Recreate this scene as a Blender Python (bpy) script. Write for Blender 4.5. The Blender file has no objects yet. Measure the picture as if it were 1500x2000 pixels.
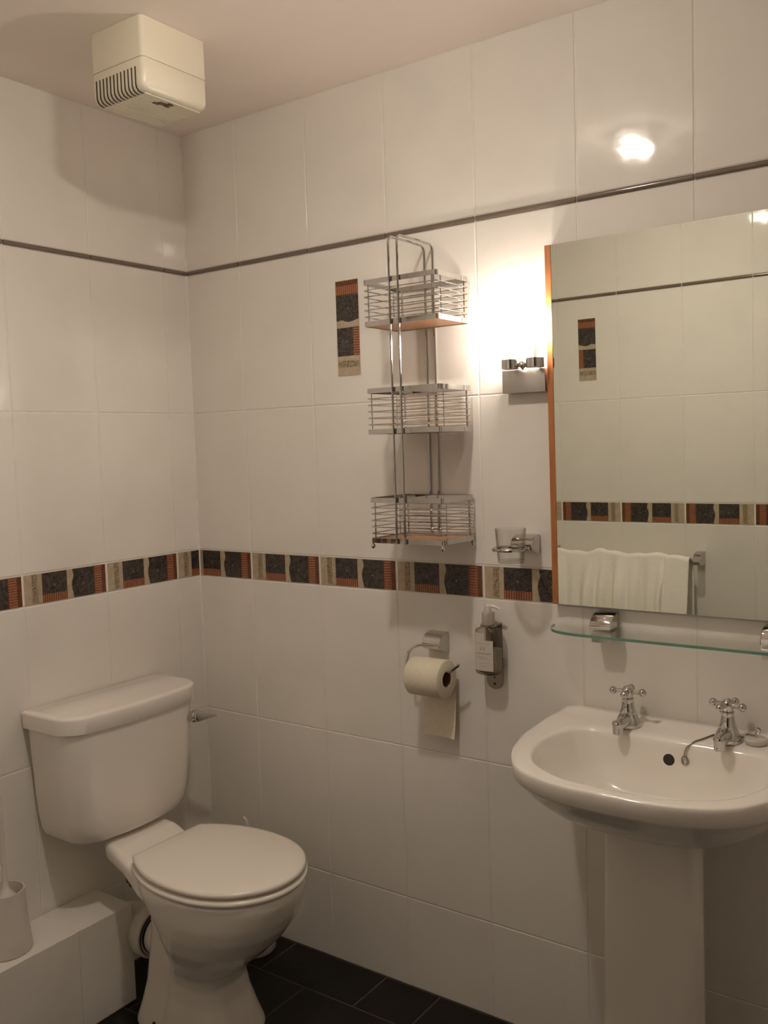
import bpy, bmesh, math, random
from math import pi, sin, cos, sqrt
from mathutils import Vector, Matrix
from mathutils.bvhtree import BVHTree

random.seed(7)
sc = bpy.context.scene
COL = sc.collection

# ---------------------------------------------------------------- camera, world, exposure, lamp powers
cam_d = bpy.data.cameras.new('camera')
cam_d.sensor_width = 36.0
cam_d.lens = 1796.52 / 2000 * 36.0
cam_d.clip_start = 0.02
cam = bpy.data.objects.new('camera', cam_d)
COL.objects.link(cam)
_r = Vector((0.81634428, 0.57669411, -0.03171608))
_u = Vector((-0.0161999, 0.07775453, 0.99684091))
_f = Vector((-0.57733835, 0.81325158, -0.07281685))
_m = Matrix((_r, _u, -_f)).transposed().to_4x4()
_m.translation = Vector((2.0284, -1.9013, 1.4123))
cam.matrix_world = _m
sc.camera = cam

world = bpy.data.worlds.new('world')
sc.world = world
world.use_nodes = True
world.node_tree.nodes['Background'].inputs[0].default_value = (0.9, 0.75, 0.6, 1)
world.node_tree.nodes['Background'].inputs[1].default_value = 0.02

sc.view_settings.view_transform = 'Standard'
sc.view_settings.look = 'None'
sc.view_settings.gamma = 1.0
sc.view_settings.use_curve_mapping = False
sc.view_settings.exposure = 0.41
sc.cycles.max_bounces = 20
sc.cycles.diffuse_bounces = 14
sc.cycles.glossy_bounces = 8
sc.cycles.transparent_max_bounces = 24

LAMP_POS = (1.035, -0.85)          # ceiling lamp
LAMP_EMIT = 305.0
LAMP_COL = (1.0, 0.915, 0.805)
SCONCE_EMIT = 215.0
SCONCE_COL = (1.0, 0.865, 0.75)

# ---------------------------------------------------------------- materials
def new_mat(name):
    m = bpy.data.materials.new(name)
    m.use_nodes = True
    nt = m.node_tree
    nt.nodes.clear()
    out = nt.nodes.new('ShaderNodeOutputMaterial')
    return m, nt, out

def N(nt, t, **kw):
    n = nt.nodes.new(t)
    for k, v in kw.items():
        if k in n.inputs:
            n.inputs[k].default_value = v
        else:
            setattr(n, k, v)
    return n

def mat(name, col, rough=0.4, metal=0.0, spec=0.5, coat=0.0, col2=None, nscale=6.0, bump=0.0, bscale=20.0,
        stretch=None, lo=0.35, hi=0.65, detail=3.0, bdist=0.002, sheen=0.0, ior=None):
    m, nt, out = new_mat(name)
    p = N(nt, 'ShaderNodeBsdfPrincipled')
    p.inputs['Base Color'].default_value = (*col, 1)
    p.inputs['Roughness'].default_value = rough
    p.inputs['Metallic'].default_value = metal
    p.inputs['Specular IOR Level'].default_value = spec
    p.inputs['Coat Weight'].default_value = coat
    p.inputs['Coat Roughness'].default_value = 0.04
    p.inputs['Sheen Weight'].default_value = sheen
    if ior: p.inputs['IOR'].default_value = ior
    tc = N(nt, 'ShaderNodeTexCoord')
    src = tc.outputs['Object']
    if stretch:
        mp = N(nt, 'ShaderNodeMapping')
        mp.inputs['Scale'].default_value = stretch
        nt.links.new(src, mp.inputs[0])
        src = mp.outputs[0]
    if col2:
        n = N(nt, 'ShaderNodeTexNoise', Scale=nscale, Detail=detail)
        nt.links.new(src, n.inputs['Vector'])
        r = N(nt, 'ShaderNodeValToRGB')
        r.color_ramp.elements[0].position = lo
        r.color_ramp.elements[1].position = hi
        r.color_ramp.elements[0].color = (*col, 1)
        r.color_ramp.elements[1].color = (*col2, 1)
        nt.links.new(n.outputs['Fac'], r.inputs[0])
        nt.links.new(r.outputs[0], p.inputs['Base Color'])
    if bump:
        n = N(nt, 'ShaderNodeTexNoise', Scale=bscale, Detail=1.5)
        nt.links.new(src, n.inputs['Vector'])
        b = N(nt, 'ShaderNodeBump', Strength=bump, Distance=bdist)
        nt.links.new(n.outputs['Fac'], b.inputs['Height'])
        nt.links.new(b.outputs[0], p.inputs['Normal'])
    nt.links.new(p.outputs[0], out.inputs[0])
    return m

def emit_mat(name, col, s):
    m, nt, out = new_mat(name)
    e = N(nt, 'ShaderNodeEmission')
    e.inputs[0].default_value = (*col, 1)
    e.inputs[1].default_value = s
    nt.links.new(e.outputs[0], out.inputs[0])
    return m

def thin_glass(name, tint=(1, 1, 1), base=0.04, edge=0.55, rough=0.02, edge_tint=None, power=2.5):
    m, nt, out = new_mat(name)
    t = N(nt, 'ShaderNodeBsdfTransparent'); t.inputs[0].default_value = (*tint, 1)
    g = N(nt, 'ShaderNodeBsdfGlossy'); g.inputs['Roughness'].default_value = rough
    g.inputs[0].default_value = (0.9, 0.9, 0.9, 1)
    lw = N(nt, 'ShaderNodeLayerWeight'); lw.inputs[0].default_value = 0.5
    pw = N(nt, 'ShaderNodeMath', operation='POWER'); pw.inputs[1].default_value = power
    nt.links.new(lw.outputs['Facing'], pw.inputs[0])
    mr = N(nt, 'ShaderNodeMapRange'); mr.inputs[3].default_value = base; mr.inputs[4].default_value = edge
    nt.links.new(pw.outputs[0], mr.inputs[0])
    if edge_tint:
        cm = N(nt, 'ShaderNodeMix', data_type='RGBA')
        cm.inputs[6].default_value = (*tint, 1); cm.inputs[7].default_value = (*edge_tint, 1)
        nt.links.new(pw.outputs[0], cm.inputs[0])
        nt.links.new(cm.outputs[2], t.inputs[0])
    mix = N(nt, 'ShaderNodeMixShader')
    nt.links.new(mr.outputs[0], mix.inputs[0])
    nt.links.new(t.outputs[0], mix.inputs[1])
    nt.links.new(g.outputs[0], mix.inputs[2])
    nt.links.new(mix.outputs[0], out.inputs[0])
    return m

def slate_motif(name):
    # dark glazed relief: swirls, a pale flower dot here and there
    m, nt, out = new_mat(name)
    p = N(nt, 'ShaderNodeBsdfPrincipled'); p.inputs['Roughness'].default_value = 0.32
    tc = N(nt, 'ShaderNodeTexCoord')
    n = N(nt, 'ShaderNodeTexNoise', Scale=55.0, Detail=3.0, Distortion=2.5)
    nt.links.new(tc.outputs['Object'], n.inputs['Vector'])
    r = N(nt, 'ShaderNodeValToRGB')
    r.color_ramp.elements[0].position = 0.38; r.color_ramp.elements[0].color = (0.021, 0.016, 0.013, 1)
    r.color_ramp.elements[1].position = 0.68; r.color_ramp.elements[1].color = (0.085, 0.068, 0.058, 1)
    nt.links.new(n.outputs['Fac'], r.inputs[0])
    nt.links.new(r.outputs[0], p.inputs['Base Color'])
    b = N(nt, 'ShaderNodeBump', Strength=0.5, Distance=0.002)
    nt.links.new(n.outputs['Fac'], b.inputs['Height'])
    nt.links.new(b.outputs[0], p.inputs['Normal'])
    nt.links.new(p.outputs[0], out.inputs[0])
    return m

TILE = (0.785, 0.755, 0.705)
M = {}
M['tile'] = mat('glazed_white_tile', TILE, 0.07, spec=0.42, col2=(0.76, 0.732, 0.682), nscale=9.0, lo=0.45, hi=0.7,
                bump=0.22, bscale=15.0, bdist=0.004)
M['grout'] = mat('pale_grout', (0.80, 0.765, 0.715), 0.7, col2=(0.72, 0.68, 0.63), nscale=30)
M['beige'] = mat('beige_border_glaze', (0.42, 0.33, 0.225), 0.22, col2=(0.48, 0.39, 0.285), nscale=60)
M['motif'] = slate_motif('dark_motif_glaze')
M['orange'] = mat('terracotta_glaze', (0.37, 0.150, 0.075), 0.25, col2=(0.31, 0.115, 0.055), nscale=90)
M['brown'] = mat('brown_edge_glaze', (0.10, 0.035, 0.018), 0.25, col2=(0.15, 0.055, 0.025), nscale=80)
M['glyph'] = mat('olive_script_glaze', (0.42, 0.33, 0.225), 0.3, col2=(0.12, 0.085, 0.05), nscale=420, lo=0.46, hi=0.56, detail=1.0)
M['pencil'] = mat('taupe_pencil_glaze', (0.155, 0.118, 0.092), 0.12, coat=0.5)
M['ceil'] = mat('ceiling_paint', (0.90, 0.82, 0.765), 0.75, col2=(0.875, 0.80, 0.735), nscale=2.0, bump=0.15, bscale=6, bdist=0.004)
M['recess_shade'] = mat('recess_shade_tone', (0.16, 0.12, 0.09), 0.7, col2=(0.14, 0.105, 0.08), nscale=4)  # wall colour darkened to stand in for an unlit doorway, so chrome reflects darker
M['dot'] = mat('grey_flower_glaze', (0.17, 0.145, 0.125), 0.3, col2=(0.13, 0.11, 0.09), nscale=200)
M['slate'] = mat('dark_slate_tile', (0.006, 0.0045, 0.003), 0.5, spec=0.3, col2=(0.011, 0.008, 0.0055), nscale=9, bump=0.3, bscale=40, bdist=0.003)
M['slategrout'] = mat('grey_floor_grout', (0.06, 0.05, 0.04), 0.8, col2=(0.085, 0.065, 0.05), nscale=40)
M['china'] = mat('white_vitreous_china', (0.84, 0.80, 0.745), 0.06, spec=0.5, coat=0.4, col2=(0.83, 0.79, 0.735), nscale=3)
M['seat'] = mat('white_seat_plastic', (0.83, 0.785, 0.715), 0.22, col2=(0.82, 0.775, 0.705), nscale=3)
M['cream'] = mat('cream_fan_plastic', (0.74, 0.69, 0.56), 0.32, col2=(0.72, 0.67, 0.54), nscale=5)
M['white_plastic'] = mat('white_plastic', (0.70, 0.66, 0.59), 0.3, col2=(0.68, 0.64, 0.57), nscale=8)
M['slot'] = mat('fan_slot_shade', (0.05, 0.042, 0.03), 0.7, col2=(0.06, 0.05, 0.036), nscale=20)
M['dark'] = mat('dark_recess', (0.015, 0.012, 0.01), 0.6, col2=(0.02, 0.016, 0.012), nscale=20)
M['chrome'] = mat('polished_chrome', (0.60, 0.585, 0.565), 0.05, metal=1.0, col2=(0.58, 0.565, 0.545), nscale=5)
M['satin'] = mat('satin_chrome', (0.62, 0.60, 0.57), 0.38, metal=1.0, col2=(0.60, 0.58, 0.55), nscale=60, stretch=(1, 1, 8))
M['steel'] = mat('dull_steel', (0.36, 0.32, 0.27), 0.3, metal=1.0, col2=(0.33, 0.29, 0.245), nscale=60, stretch=(1, 1, 8))
M['board'] = mat('brown_shelf_board', (0.47, 0.27, 0.15), 0.45, col2=(0.40, 0.215, 0.115), nscale=10, stretch=(4, 60, 10))
M['wood'] = mat('orange_beech_edge', (0.46, 0.175, 0.055), 0.35, col2=(0.37, 0.13, 0.04), nscale=14, stretch=(30, 10, 1.5))
M['backing'] = mat('mirror_backing', (0.10, 0.08, 0.06), 0.7, col2=(0.12, 0.10, 0.075), nscale=10)
M['mirror'] = mat('silvered_mirror', (0.80, 0.825, 0.755), 0.0, metal=1.0)
M['mirror_edge'] = mat('mirror_edge_glass', (0.16, 0.17, 0.13), 0.2, col2=(0.2, 0.2, 0.16), nscale=20)
M['lampglass'] = thin_glass('lamp_dome_glass', (1, 0.98, 0.95), 0.10, 0.5, 0.05)
M['shadeglass'] = thin_glass('sconce_tube_glass', (1, 1, 1), 0.03, 0.5, 0.02)
M['tumbler'] = thin_glass('clear_tumbler_glass', (0.965, 0.965, 0.955), 0.03, 0.35, 0.02, edge_tint=(0.52, 0.49, 0.46), power=2.6)
M['shelfglass'] = thin_glass('shelf_plate_glass', (0.985, 0.995, 0.985), 0.09, 0.75, 0.01, power=5.0)
M['shelfedge'] = mat('green_glass_edge', (0.10, 0.235, 0.175), 0.12, col2=(0.14, 0.29, 0.22), nscale=12, coat=0.6)
M['bottle'] = thin_glass('clear_bottle_plastic', (0.84, 0.80, 0.74), 0.06, 0.35, 0.06, edge_tint=(0.22, 0.19, 0.16))
M['label'] = mat('soap_label_paper', (0.60, 0.555, 0.485), 0.5, col2=(0.58, 0.535, 0.465), nscale=20)
M['labelink'] = mat('label_grey_ink', (0.30, 0.275, 0.24), 0.6, col2=(0.36, 0.33, 0.285), nscale=300)
M['pumpcap'] = mat('silver_pump_cap', (0.50, 0.45, 0.40), 0.35, metal=0.4, col2=(0.47, 0.42, 0.375), nscale=10)
M['paper'] = mat('toilet_tissue', (0.78, 0.71, 0.58), 0.9, col2=(0.74, 0.67, 0.54), nscale=90, bump=0.2, bscale=200, bdist=0.001)
M['card'] = mat('cardboard_core', (0.16, 0.085, 0.045), 0.9, col2=(0.12, 0.06, 0.03), nscale=60)
M['towel'] = mat('white_terry', (0.93, 0.90, 0.84), 0.95, sheen=0.1, col2=(0.89, 0.86, 0.80), nscale=120, bump=0.25, bscale=300, bdist=0.002)
M['rubber'] = mat('white_rubber', (0.62, 0.585, 0.53), 0.5, col2=(0.60, 0.565, 0.51), nscale=20)
M['badge'] = mat('fan_badge', (0.06, 0.03, 0.02), 0.4, col2=(0.17, 0.06, 0.04), nscale=70)
M['lampbulb'] = emit_mat('ceiling_bulb_glow', LAMP_COL, LAMP_EMIT)
M['sconcebulb'] = emit_mat('sconce_bulb_glow', SCONCE_COL, SCONCE_EMIT)

# ---------------------------------------------------------------- mesh builder
class MB:
    def __init__(self):
        self.bm = bmesh.new()
    def face(self, pts, mi=0):
        vs = [self.bm.verts.new(p) for p in pts]
        f = self.bm.faces.new(vs); f.material_index = mi
        return f
    def box(self, a, b, bev=0.0, seg=2, mi=0, mtx=None):
        a, b = Vector(a), Vector(b)
        lo = Vector((min(a[i], b[i]) for i in range(3))); hi = Vector((max(a[i], b[i]) for i in range(3)))
        t = bmesh.new()
        r = bmesh.ops.create_cube(t, size=1.0)
        for v in t.verts:
            v.co = Vector(((lo[i] + hi[i]) / 2 + v.co[i] * (hi[i] - lo[i]) for i in range(3)))
        if bev:
            bmesh.ops.bevel(t, geom=list(t.edges), offset=bev, segments=seg, profile=0.5, affect='EDGES')
        if mtx: bmesh.ops.transform(t, matrix=mtx, verts=t.verts)
        self.absorb(t, mi)
    def absorb(self, t, mi=None):
        t.verts.index_update()
        mp = [self.bm.verts.new(v.co) for v in t.verts]
        for f in t.faces:
            try:
                g = self.bm.faces.new([mp[v.index] for v in f.verts])
                g.material_index = f.material_index if mi is None else mi
            except ValueError:
                pass
        t.free()
    def loft(self, rings, cap0=True, cap1=True, closed=True, wrap=False, mi=0):
        R = [[self.bm.verts.new(p) for p in r] for r in rings]
        n = len(R[0])
        pairs = list(zip(R[:-1], R[1:]))
        if wrap: pairs.append((R[-1], R[0]))
        for A, B in pairs:
            for i in range(n if closed else n - 1):
                j = (i + 1) % n
                f = self.bm.faces.new((A[i], A[j], B[j], B[i])); f.material_index = mi
        if cap0 and not wrap:
            f = self.bm.faces.new(list(reversed(R[0]))); f.material_index = mi
        if cap1 and not wrap:
            f = self.bm.faces.new(R[-1]); f.material_index = mi
    def tube(self, pts, r, seg=8, closed=False, caps=True, mi=0):
        P = [Vector(p) for p in pts]; n = len(P)
        T = []
        for i in range(n):
            a = P[(i - 1) % n] if (closed or i > 0) else P[i]
            b = P[(i + 1) % n] if (closed or i < n - 1) else P[i]
            T.append((b - a).normalized())
        up = Vector((0, 0, 1)) if abs(T[0].z) < 0.9 else Vector((1, 0, 0))
        nv = (up - T[0] * up.dot(T[0])).normalized()
        rings = []
        for i in range(n):
            if i:
                nv = nv - T[i] * nv.dot(T[i])
                nv.normalize()
            bn = T[i].cross(nv)
            rr = r[i] if isinstance(r, (list, tuple)) else r
            rings.append([P[i] + (nv * cos(2 * pi * k / seg) + bn * sin(2 * pi * k / seg)) * rr for k in range(seg)])
        self.loft(rings, caps and not closed, caps and not closed, True, closed, mi)
    def lathe(self, prof, c, axis='Z', seg=32, mi=0, caps=True, sx=1.0, sy=1.0):
        c = Vector(c); rings = []
        for r, z in prof:
            ring = []
            for k in range(seg):
                a = 2 * pi * k / seg
                x, y = r * cos(a) * sx, r * sin(a) * sy
                if axis == 'Z': v = Vector((x, y, z))
                elif axis == 'X': v = Vector((z, x, y))
                else: v = Vector((y, z, x))
                ring.append(c + v)
            rings.append(ring)
        self.loft(rings, caps, caps, True, False, mi)
    def sphere(self, c, r, seg=16, sc_=(1, 1, 1), mi=0):
        t = bmesh.new()
        bmesh.ops.create_uvsphere(t, u_segments=seg, v_segments=max(6, seg // 2), radius=r)
        for v in t.verts:
            v.co = Vector((v.co.x * sc_[0] + c[0], v.co.y * sc_[1] + c[1], v.co.z * sc_[2] + c[2]))
        self.absorb(t, mi)
    def prism(self, poly, vec, mi=0):
        vec = Vector(vec)
        self.loft([[Vector(p) for p in poly], [Vector(p) + vec for p in poly]], True, True, mi=mi)

ORG = {}

def link_mesh(name, mb, mats, parent=None, sharp=35.0, kind=None, loc=None, smooth=True):
    bm = mb.bm
    bmesh.ops.remove_doubles(bm, verts=bm.verts, dist=1e-6)
    bmesh.ops.recalc_face_normals(bm, faces=bm.faces)
    if parent is not None:
        org = ORG[parent.name]
    elif loc is not None:
        org = Vector(loc)
    else:
        org = Vector((0, 0, 0))
    bmesh.ops.translate(bm, vec=-org, verts=bm.verts)
    me = bpy.data.meshes.new(name)
    bm.to_mesh(me); bm.free()
    if not isinstance(mats, (list, tuple)): mats = [mats]
    for m in mats: me.materials.append(m)
    if smooth:
        me.polygons.foreach_set('use_smooth', [True] * len(me.polygons))
        me.set_sharp_from_angle(angle=math.radians(sharp))
    o = bpy.data.objects.new(name, me)
    COL.objects.link(o)
    if parent is not None:
        o.parent = parent
    else:
        o.location = org
    ORG[o.name] = org
    if kind: o['kind'] = kind
    return o

def struct(name, mb, mats, **kw):
    return link_mesh(name, mb, mats, kind='structure', **kw)

def tag(o, label, cat, group=None):
    o['label'] = label; o['category'] = cat
    if group: o['group'] = group
    return o

def thing(name, loc, label, cat, group=None):
    o = bpy.data.objects.new(name, None)
    o.empty_display_size = 0.05
    COL.objects.link(o)
    o.location = loc
    ORG[o.name] = Vector(loc)
    return tag(o, label, cat, group)

def copy_tree(o, loc, label, rotz=0.0):
    c = o.copy(); COL.objects.link(c)
    c.location = loc; c.rotation_euler = (0, 0, rotz); c['label'] = label
    for ch in list(o.children):
        d = ch.copy(); COL.objects.link(d); d.parent = c
        for g in list(ch.children):
            e = g.copy(); COL.objects.link(e); e.parent = d
    return c

def catmull(pts, n=8, closed=False):
    P = [Vector(p) for p in pts]; out = []; m = len(P)
    rng = range(m) if closed else range(m - 1)
    for i in rng:
        p0 = P[(i - 1) % m] if (closed or i > 0) else P[i] * 2 - P[i + 1]
        p1 = P[i]; p2 = P[(i + 1) % m]
        p3 = P[(i + 2) % m] if (closed or i + 2 < m) else p2 * 2 - p1
        for k in range(n):
            t = k / n
            out.append(0.5 * ((2 * p1) + (p2 - p0) * t + (2 * p0 - 5 * p1 + 4 * p2 - p3) * t * t + (3 * p1 - p0 - 3 * p2 + p3) * t ** 3))
    if not closed: out.append(P[-1])
    return out

def resample(pts, n, closed=True):
    P = list(pts) + ([pts[0]] if closed else [])
    L = [0.0]
    for a, b in zip(P[:-1], P[1:]): L.append(L[-1] + (b - a).length)
    out = []; j = 0
    for k in range(n):
        s = L[-1] * k / (n if closed else n - 1)
        while j < len(L) - 2 and L[j + 1] < s: j += 1
        d = L[j + 1] - L[j]
        t = 0 if d == 0 else (s - L[j]) / d
        out.append(P[j].lerp(P[j + 1], min(1, max(0, t))))
    return out

def rrect(x0, x1, y0, y1, r, n=6):
    out = []
    for cx, cy, a0 in ((x1 - r, y1 - r, 0), (x0 + r, y1 - r, 90), (x0 + r, y0 + r, 180), (x1 - r, y0 + r, 270)):
        for k in range(n + 1):
            a = math.radians(a0 + 90 * k / n)
            out.append((cx + r * cos(a), cy + r * sin(a)))
    return out

# ================================================================= the room
TW = 0.2505
ZS, ZC = 1.926, 2.317
ROWS = [(0.0, 0.2395), (0.2395, 0.642), (0.642, 1.0406), (1.1206, 1.5206), (1.5206, 1.9200), (1.9320, ZC)]
BORD = (1.0406, 1.1206)
GAP = 0.0012     # half grout width

def tile_poly(mb, P, u0, u1, z0, z1, mi=0, gap=GAP, jit=0.00025):
    a0, a1, b0, b1 = u0 + gap, u1 - gap, z0 + gap, z1 - gap
    if a1 - a0 < 0.003 or b1 - b0 < 0.003: return
    s = 0.0016
    if a1 - a0 < 4 * s: s = (a1 - a0) / 5
    j = [random.uniform(-jit, jit) for _ in range(4)]
    outer = [P(a0, b0, -0.0012), P(a1, b0, -0.0012), P(a1, b1, -0.0012), P(a0, b1, -0.0012)]
    inner = [P(a0 + s, b0 + s, j[0]), P(a1 - s, b0 + s, j[1]), P(a1 - s, b1 - s, j[2]), P(a0 + s, b1 - s, j[3])]
    mb.loft([outer, inner], cap0=False, cap1=True, mi=mi)

def columns(U0, U1, off):
    us = [U0]
    k = math.ceil((U0 - off) / TW - 1e-6)
    while off + k * TW < U1 - 1e-4:
        if off + k * TW > U0 + 1e-4: us.append(off + k * TW)
        k += 1
    us.append(U1)
    return us

MOT = ['beige', 'motif', 'orange', 'brown', 'glyph', 'grout', 'dot']

def border_motif(mb, Q, u0, u1):
    """the printed pattern of one border tile; Q(u, v) with u, v in 0..1, clipped to u0..u1"""
    def rect(a, b, c, d, mi, lift):
        a, b = max(a, u0), min(b, u1)
        if b - a < 0.004: return
        mb.face([Q(a, c, lift), Q(b, c, lift), Q(b, d, lift), Q(a, d, lift)], mi)
    rect(0.008, 0.992, 0.02, 0.98, 0, 0.0003)
    rect(0.10, 0.165, 0.06, 0.96, 4, 0.0005)
    # square motif over a fringe of stripes
    rect(0.215, 0.505, 0.29, 0.97, 1, 0.0006)
    rect(0.215, 0.505, 0.03, 0.29, 3, 0.0005)
    for k in range(11):
        a = 0.222 + k * 0.0255
        rect(a, a + 0.0165, 0.03, 0.285, 2, 0.0007)
    # wavy-edged motif, ladder and brown edge
    ws = [(0.585, 0.03), (0.578, 0.14), (0.566, 0.30), (0.560, 0.45), (0.566, 0.58), (0.582, 0.70), (0.586, 0.80), (0.578, 0.90), (0.575, 0.97)]
    for (a, c), (b, d) in zip(ws[:-1], ws[1:]):
        if u1 > 0.8 and u0 < 0.56:
            mb.face([Q(a, c, 0.0006), Q(0.835, c, 0.0006), Q(0.835, d, 0.0006), Q(b, d, 0.0006)], 1)
    rect(0.835, 0.985, 0.03, 0.97, 3, 0.0005)
    for k in range(11):
        c = 0.045 + k * 0.0845
        rect(0.845, 0.935, c, c + 0.058, 2, 0.0007)
    rect(0.005, 0.008, 0.02, 0.98, 5, 0.0003)
    for du, dv in ((0.36, 0.56), (0.70, 0.47)):
        if u0 < du - 0.02 and du + 0.02 < u1:
            mb.face([Q(du + 0.012 * cos(t * pi / 4), dv + 0.045 * sin(t * pi / 4), 0.0008) for t in range(8)], 6)

def tiled_wall(name, P, U0, U1, off, flip, zmax=ZC, deco=None, thick=0.1, border=True, caps=None):
    """P(u, z, d): point on the wall face, d towards the room"""
    mb = MB()
    a, b = U0, U1
    t0 = -0.0011
    mb.loft([[P(a, 0, t0), P(b, 0, t0), P(b, zmax, t0), P(a, zmax, t0)],
             [P(a, 0, -thick), P(b, 0, -thick), P(b, zmax, -thick), P(a, zmax, -thick)]], True, True, mi=1)
    us = columns(U0, U1, off)
    rows = ROWS
    for z0, z1 in rows:
        for p, q in zip(us[:-1], us[1:]):
            tile_poly(mb, P, p, q, z0, z1)
    struct(name, mb, [M['tile'], M['grout']], sharp=20, smooth=True)
    if not border: return
    bm_, pm = MB(), MB()
    for p, q in zip(us[:-1], us[1:]):
        k = math.floor((p - off) / TW + 1e-4)
        base = off + k * TW
        f0, f1 = (p - base) / TW, (q - base) / TW
        tile_poly(bm_, P, p, q, BORD[0] + 0.001, BORD[1] - 0.001, mi=5, gap=0.0015, jit=0)
        if flip:
            border_motif(bm_, lambda u, v, l, base=base: P(base + TW * (1 - u), BORD[0] + 0.0785 * v + 0.001, l), max(0.012, 1 - f1 + 0.006), min(0.988, 1 - f0 - 0.006))
        else:
            border_motif(bm_, lambda u, v, l, base=base: P(base + TW * u, BORD[0] + 0.0785 * v + 0.001, l), max(0.012, f0 + 0.006), min(0.988, f1 - 0.006))
        # pencil strip piece
        if q - p > 0.01:
            prof = [(-0.001, -0.0056), (0.0022, -0.0056), (0.0042, -0.0032), (0.0048, 0), (0.0042, 0.0032), (0.0022, 0.0056), (-0.001, 0.0056)]
            r0 = [P(p + 0.0018, ZS + z, d) for d, z in prof]
            r1 = [P(q - 0.0018, ZS + z, d) for d, z in prof]
            pm.loft([r0, r1], True, True)
    yield_trims.append((name, bm_, pm))
    if deco:
        dm = MB()
        u0, z0 = deco            # bottom-left in wall u (room side), border piece set upright
        h, w = 0.2475, 0.0755
        tile_poly(dm, P, u0 - 0.0015, u0 + w + 0.0015, z0 - 0.0015, z0 + h + 0.0015, mi=5, gap=0.0002, jit=0)
        dm2 = dm
        if flip:
            border_motif(dm2, lambda u, v, l: P(u0 + w * v, z0 + h * u, l + 0.0006), 0.012, 0.988)
        else:
            border_motif(dm2, lambda u, v, l: P(u0 + w * (1 - v), z0 + h * u, l + 0.0006), 0.012, 0.988)
        yield_trims.append((name + '_deco', dm2, None))

yield_trims = []
W_FRONT = -1.61
X_RIGHT = 2.45
tiled_wall('wall_back', lambda u, z, d: Vector((u, -d, z)), 0.0, X_RIGHT, 0.2114, False, deco=(0.5465, 1.590))
tiled_wall('wall_left', lambda u, z, d: Vector((d, u, z)), W_FRONT, 0.0, -0.0874, False)
tiled_wall('wall_front', lambda u, z, d: Vector((u, W_FRONT + d, z)), 0.0, 1.5, 0.6883, True, deco=(0.5255, 1.597))
tiled_wall('wall_right', lambda u, z, d: Vector((X_RIGHT - d, u, z)), -2.5, 0.0, -0.12, True, border=False)
n_trim = 0
for nm, b_, p_ in yield_trims:
    n_trim += 1
    struct('trim_%d' % n_trim, b_, [M[k] for k in MOT], sharp=20)
    if p_:
        n_trim += 1
        struct('trim_%d' % n_trim, p_, M['pencil'], sharp=50)

mb = MB()
mb.prism([(0, 0, 0), (0.0035, 0, 0), (0, -0.0035, 0)], (0, 0, ZC))
struct('trim_%d' % (n_trim + 1), mb, M['grout'])

# doorway recess the photo was taken from
mb = MB(); mb.box((1.4, -2.6, 0), (1.5, W_FRONT - 0.1, ZC))
struct('wall_recess', mb, M['recess_shade'])
mb = MB(); mb.box((1.4, -2.6, 0), (X_RIGHT + 0.1, -2.5, ZC))
struct('wall_rear', mb, M['recess_shade'])

mb = MB(); mb.box((-0.1, -2.6, ZC), (X_RIGHT + 0.1, 0.1, ZC + 0.1))
struct('ceiling', mb, M['ceil'])

# floor: brick-bonded slate tiles
mb = MB()
mb.box((-0.1, -2.6, -0.08), (X_RIGHT + 0.1, 0.1, -0.0016), mi=1)
FT = 0.317
rows = [(0.0, -0.1525)]
y = -0.1525
while y > -2.5:
    rows.append((y, max(-2.5, y - FT))); y -= FT
for i, (ya, yb) in enumerate(rows):
    if i == 0: xs = [0.0, 0.0063, 0.3233, 0.640, 0.807] + [0.807 + FT * k for k in range(1, 6)]
    else:
        s = 0.1645 if i % 2 else 0.006
        xs = [0.0] + [s + FT * k for k in range(0, 9)]
    xs = [x for x in xs if x < X_RIGHT - 0.01] + [X_RIGHT]
    for x0, x1 in zip(xs[:-1], xs[1:]):
        if x1 - x0 < 0.02: continue
        tile_poly(mb, lambda u, z, d: Vector((u, z, d - 0.0004)), x0, x1, yb, ya, gap=0.0022, jit=0.0004)
struct('floor', mb, [M['slate'], M['slategrout']], sharp=20)

# tiled boxing along the left wall
LD, LH, LE = 0.1475, 0.2570, -0.4280
mb = MB()
mb.box((0.001, W_FRONT + 0.001, 0.0), (LD - 0.0015, LE - 0.0012, LH - 0.0015), mi=1)
us = [W_FRONT] + [-0.0874 - TW * k for k in (6, 5, 4, 3, 2)] + [LE]
us = sorted(u for u in us if u >= W_FRONT)
for p, q in zip(us[:-1], us[1:]):
    tile_poly(mb, lambda u, z, d: Vector((LD + d, u, z)), p, q, 0.0, LH + 0.001, gap=0.001)
    tile_poly(mb, lambda u, z, d: Vector((z, u, LH + d)), p, q, 0.0, LD + 0.001, gap=0.001)
tile_poly(mb, lambda u, z, d: Vector((u, LE + d, z)), 0.0, LD, 0.0, LH, gap=0.001)
struct('wall_boxing', mb, [M['tile'], M['grout']], sharp=20)

# ================================================================= ceiling lamp
lx, ly = LAMP_POS
t = thing('ceiling_lamp', (lx, ly, ZC), 'round ceiling lamp with a clear glass dome, lit, above the basin', 'lamp')
mb = MB(); mb.lathe([(0.075, 0), (0.075, -0.012), (0.068, -0.018), (0.02, -0.018), (0.02, -0.03), (0.0005, -0.03)], (lx, ly, ZC - 0.0005), seg=40)
link_mesh('ceiling_rose', mb, M['chrome'], t)
mb = MB(); mb.lathe([(0.068, -0.015), (0.076, -0.03), (0.075, -0.05), (0.060, -0.072), (0.034, -0.084), (0.002, -0.088)], (lx, ly, ZC), seg=40, caps=False)
link_mesh('glass_dome', mb, M['lampglass'], t)
mb = MB(); mb.sphere((lx, ly, ZC - 0.045), 0.042, 28, (1, 1, 0.25))
link_mesh('bulb', mb, M['lampbulb'], t)

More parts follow.
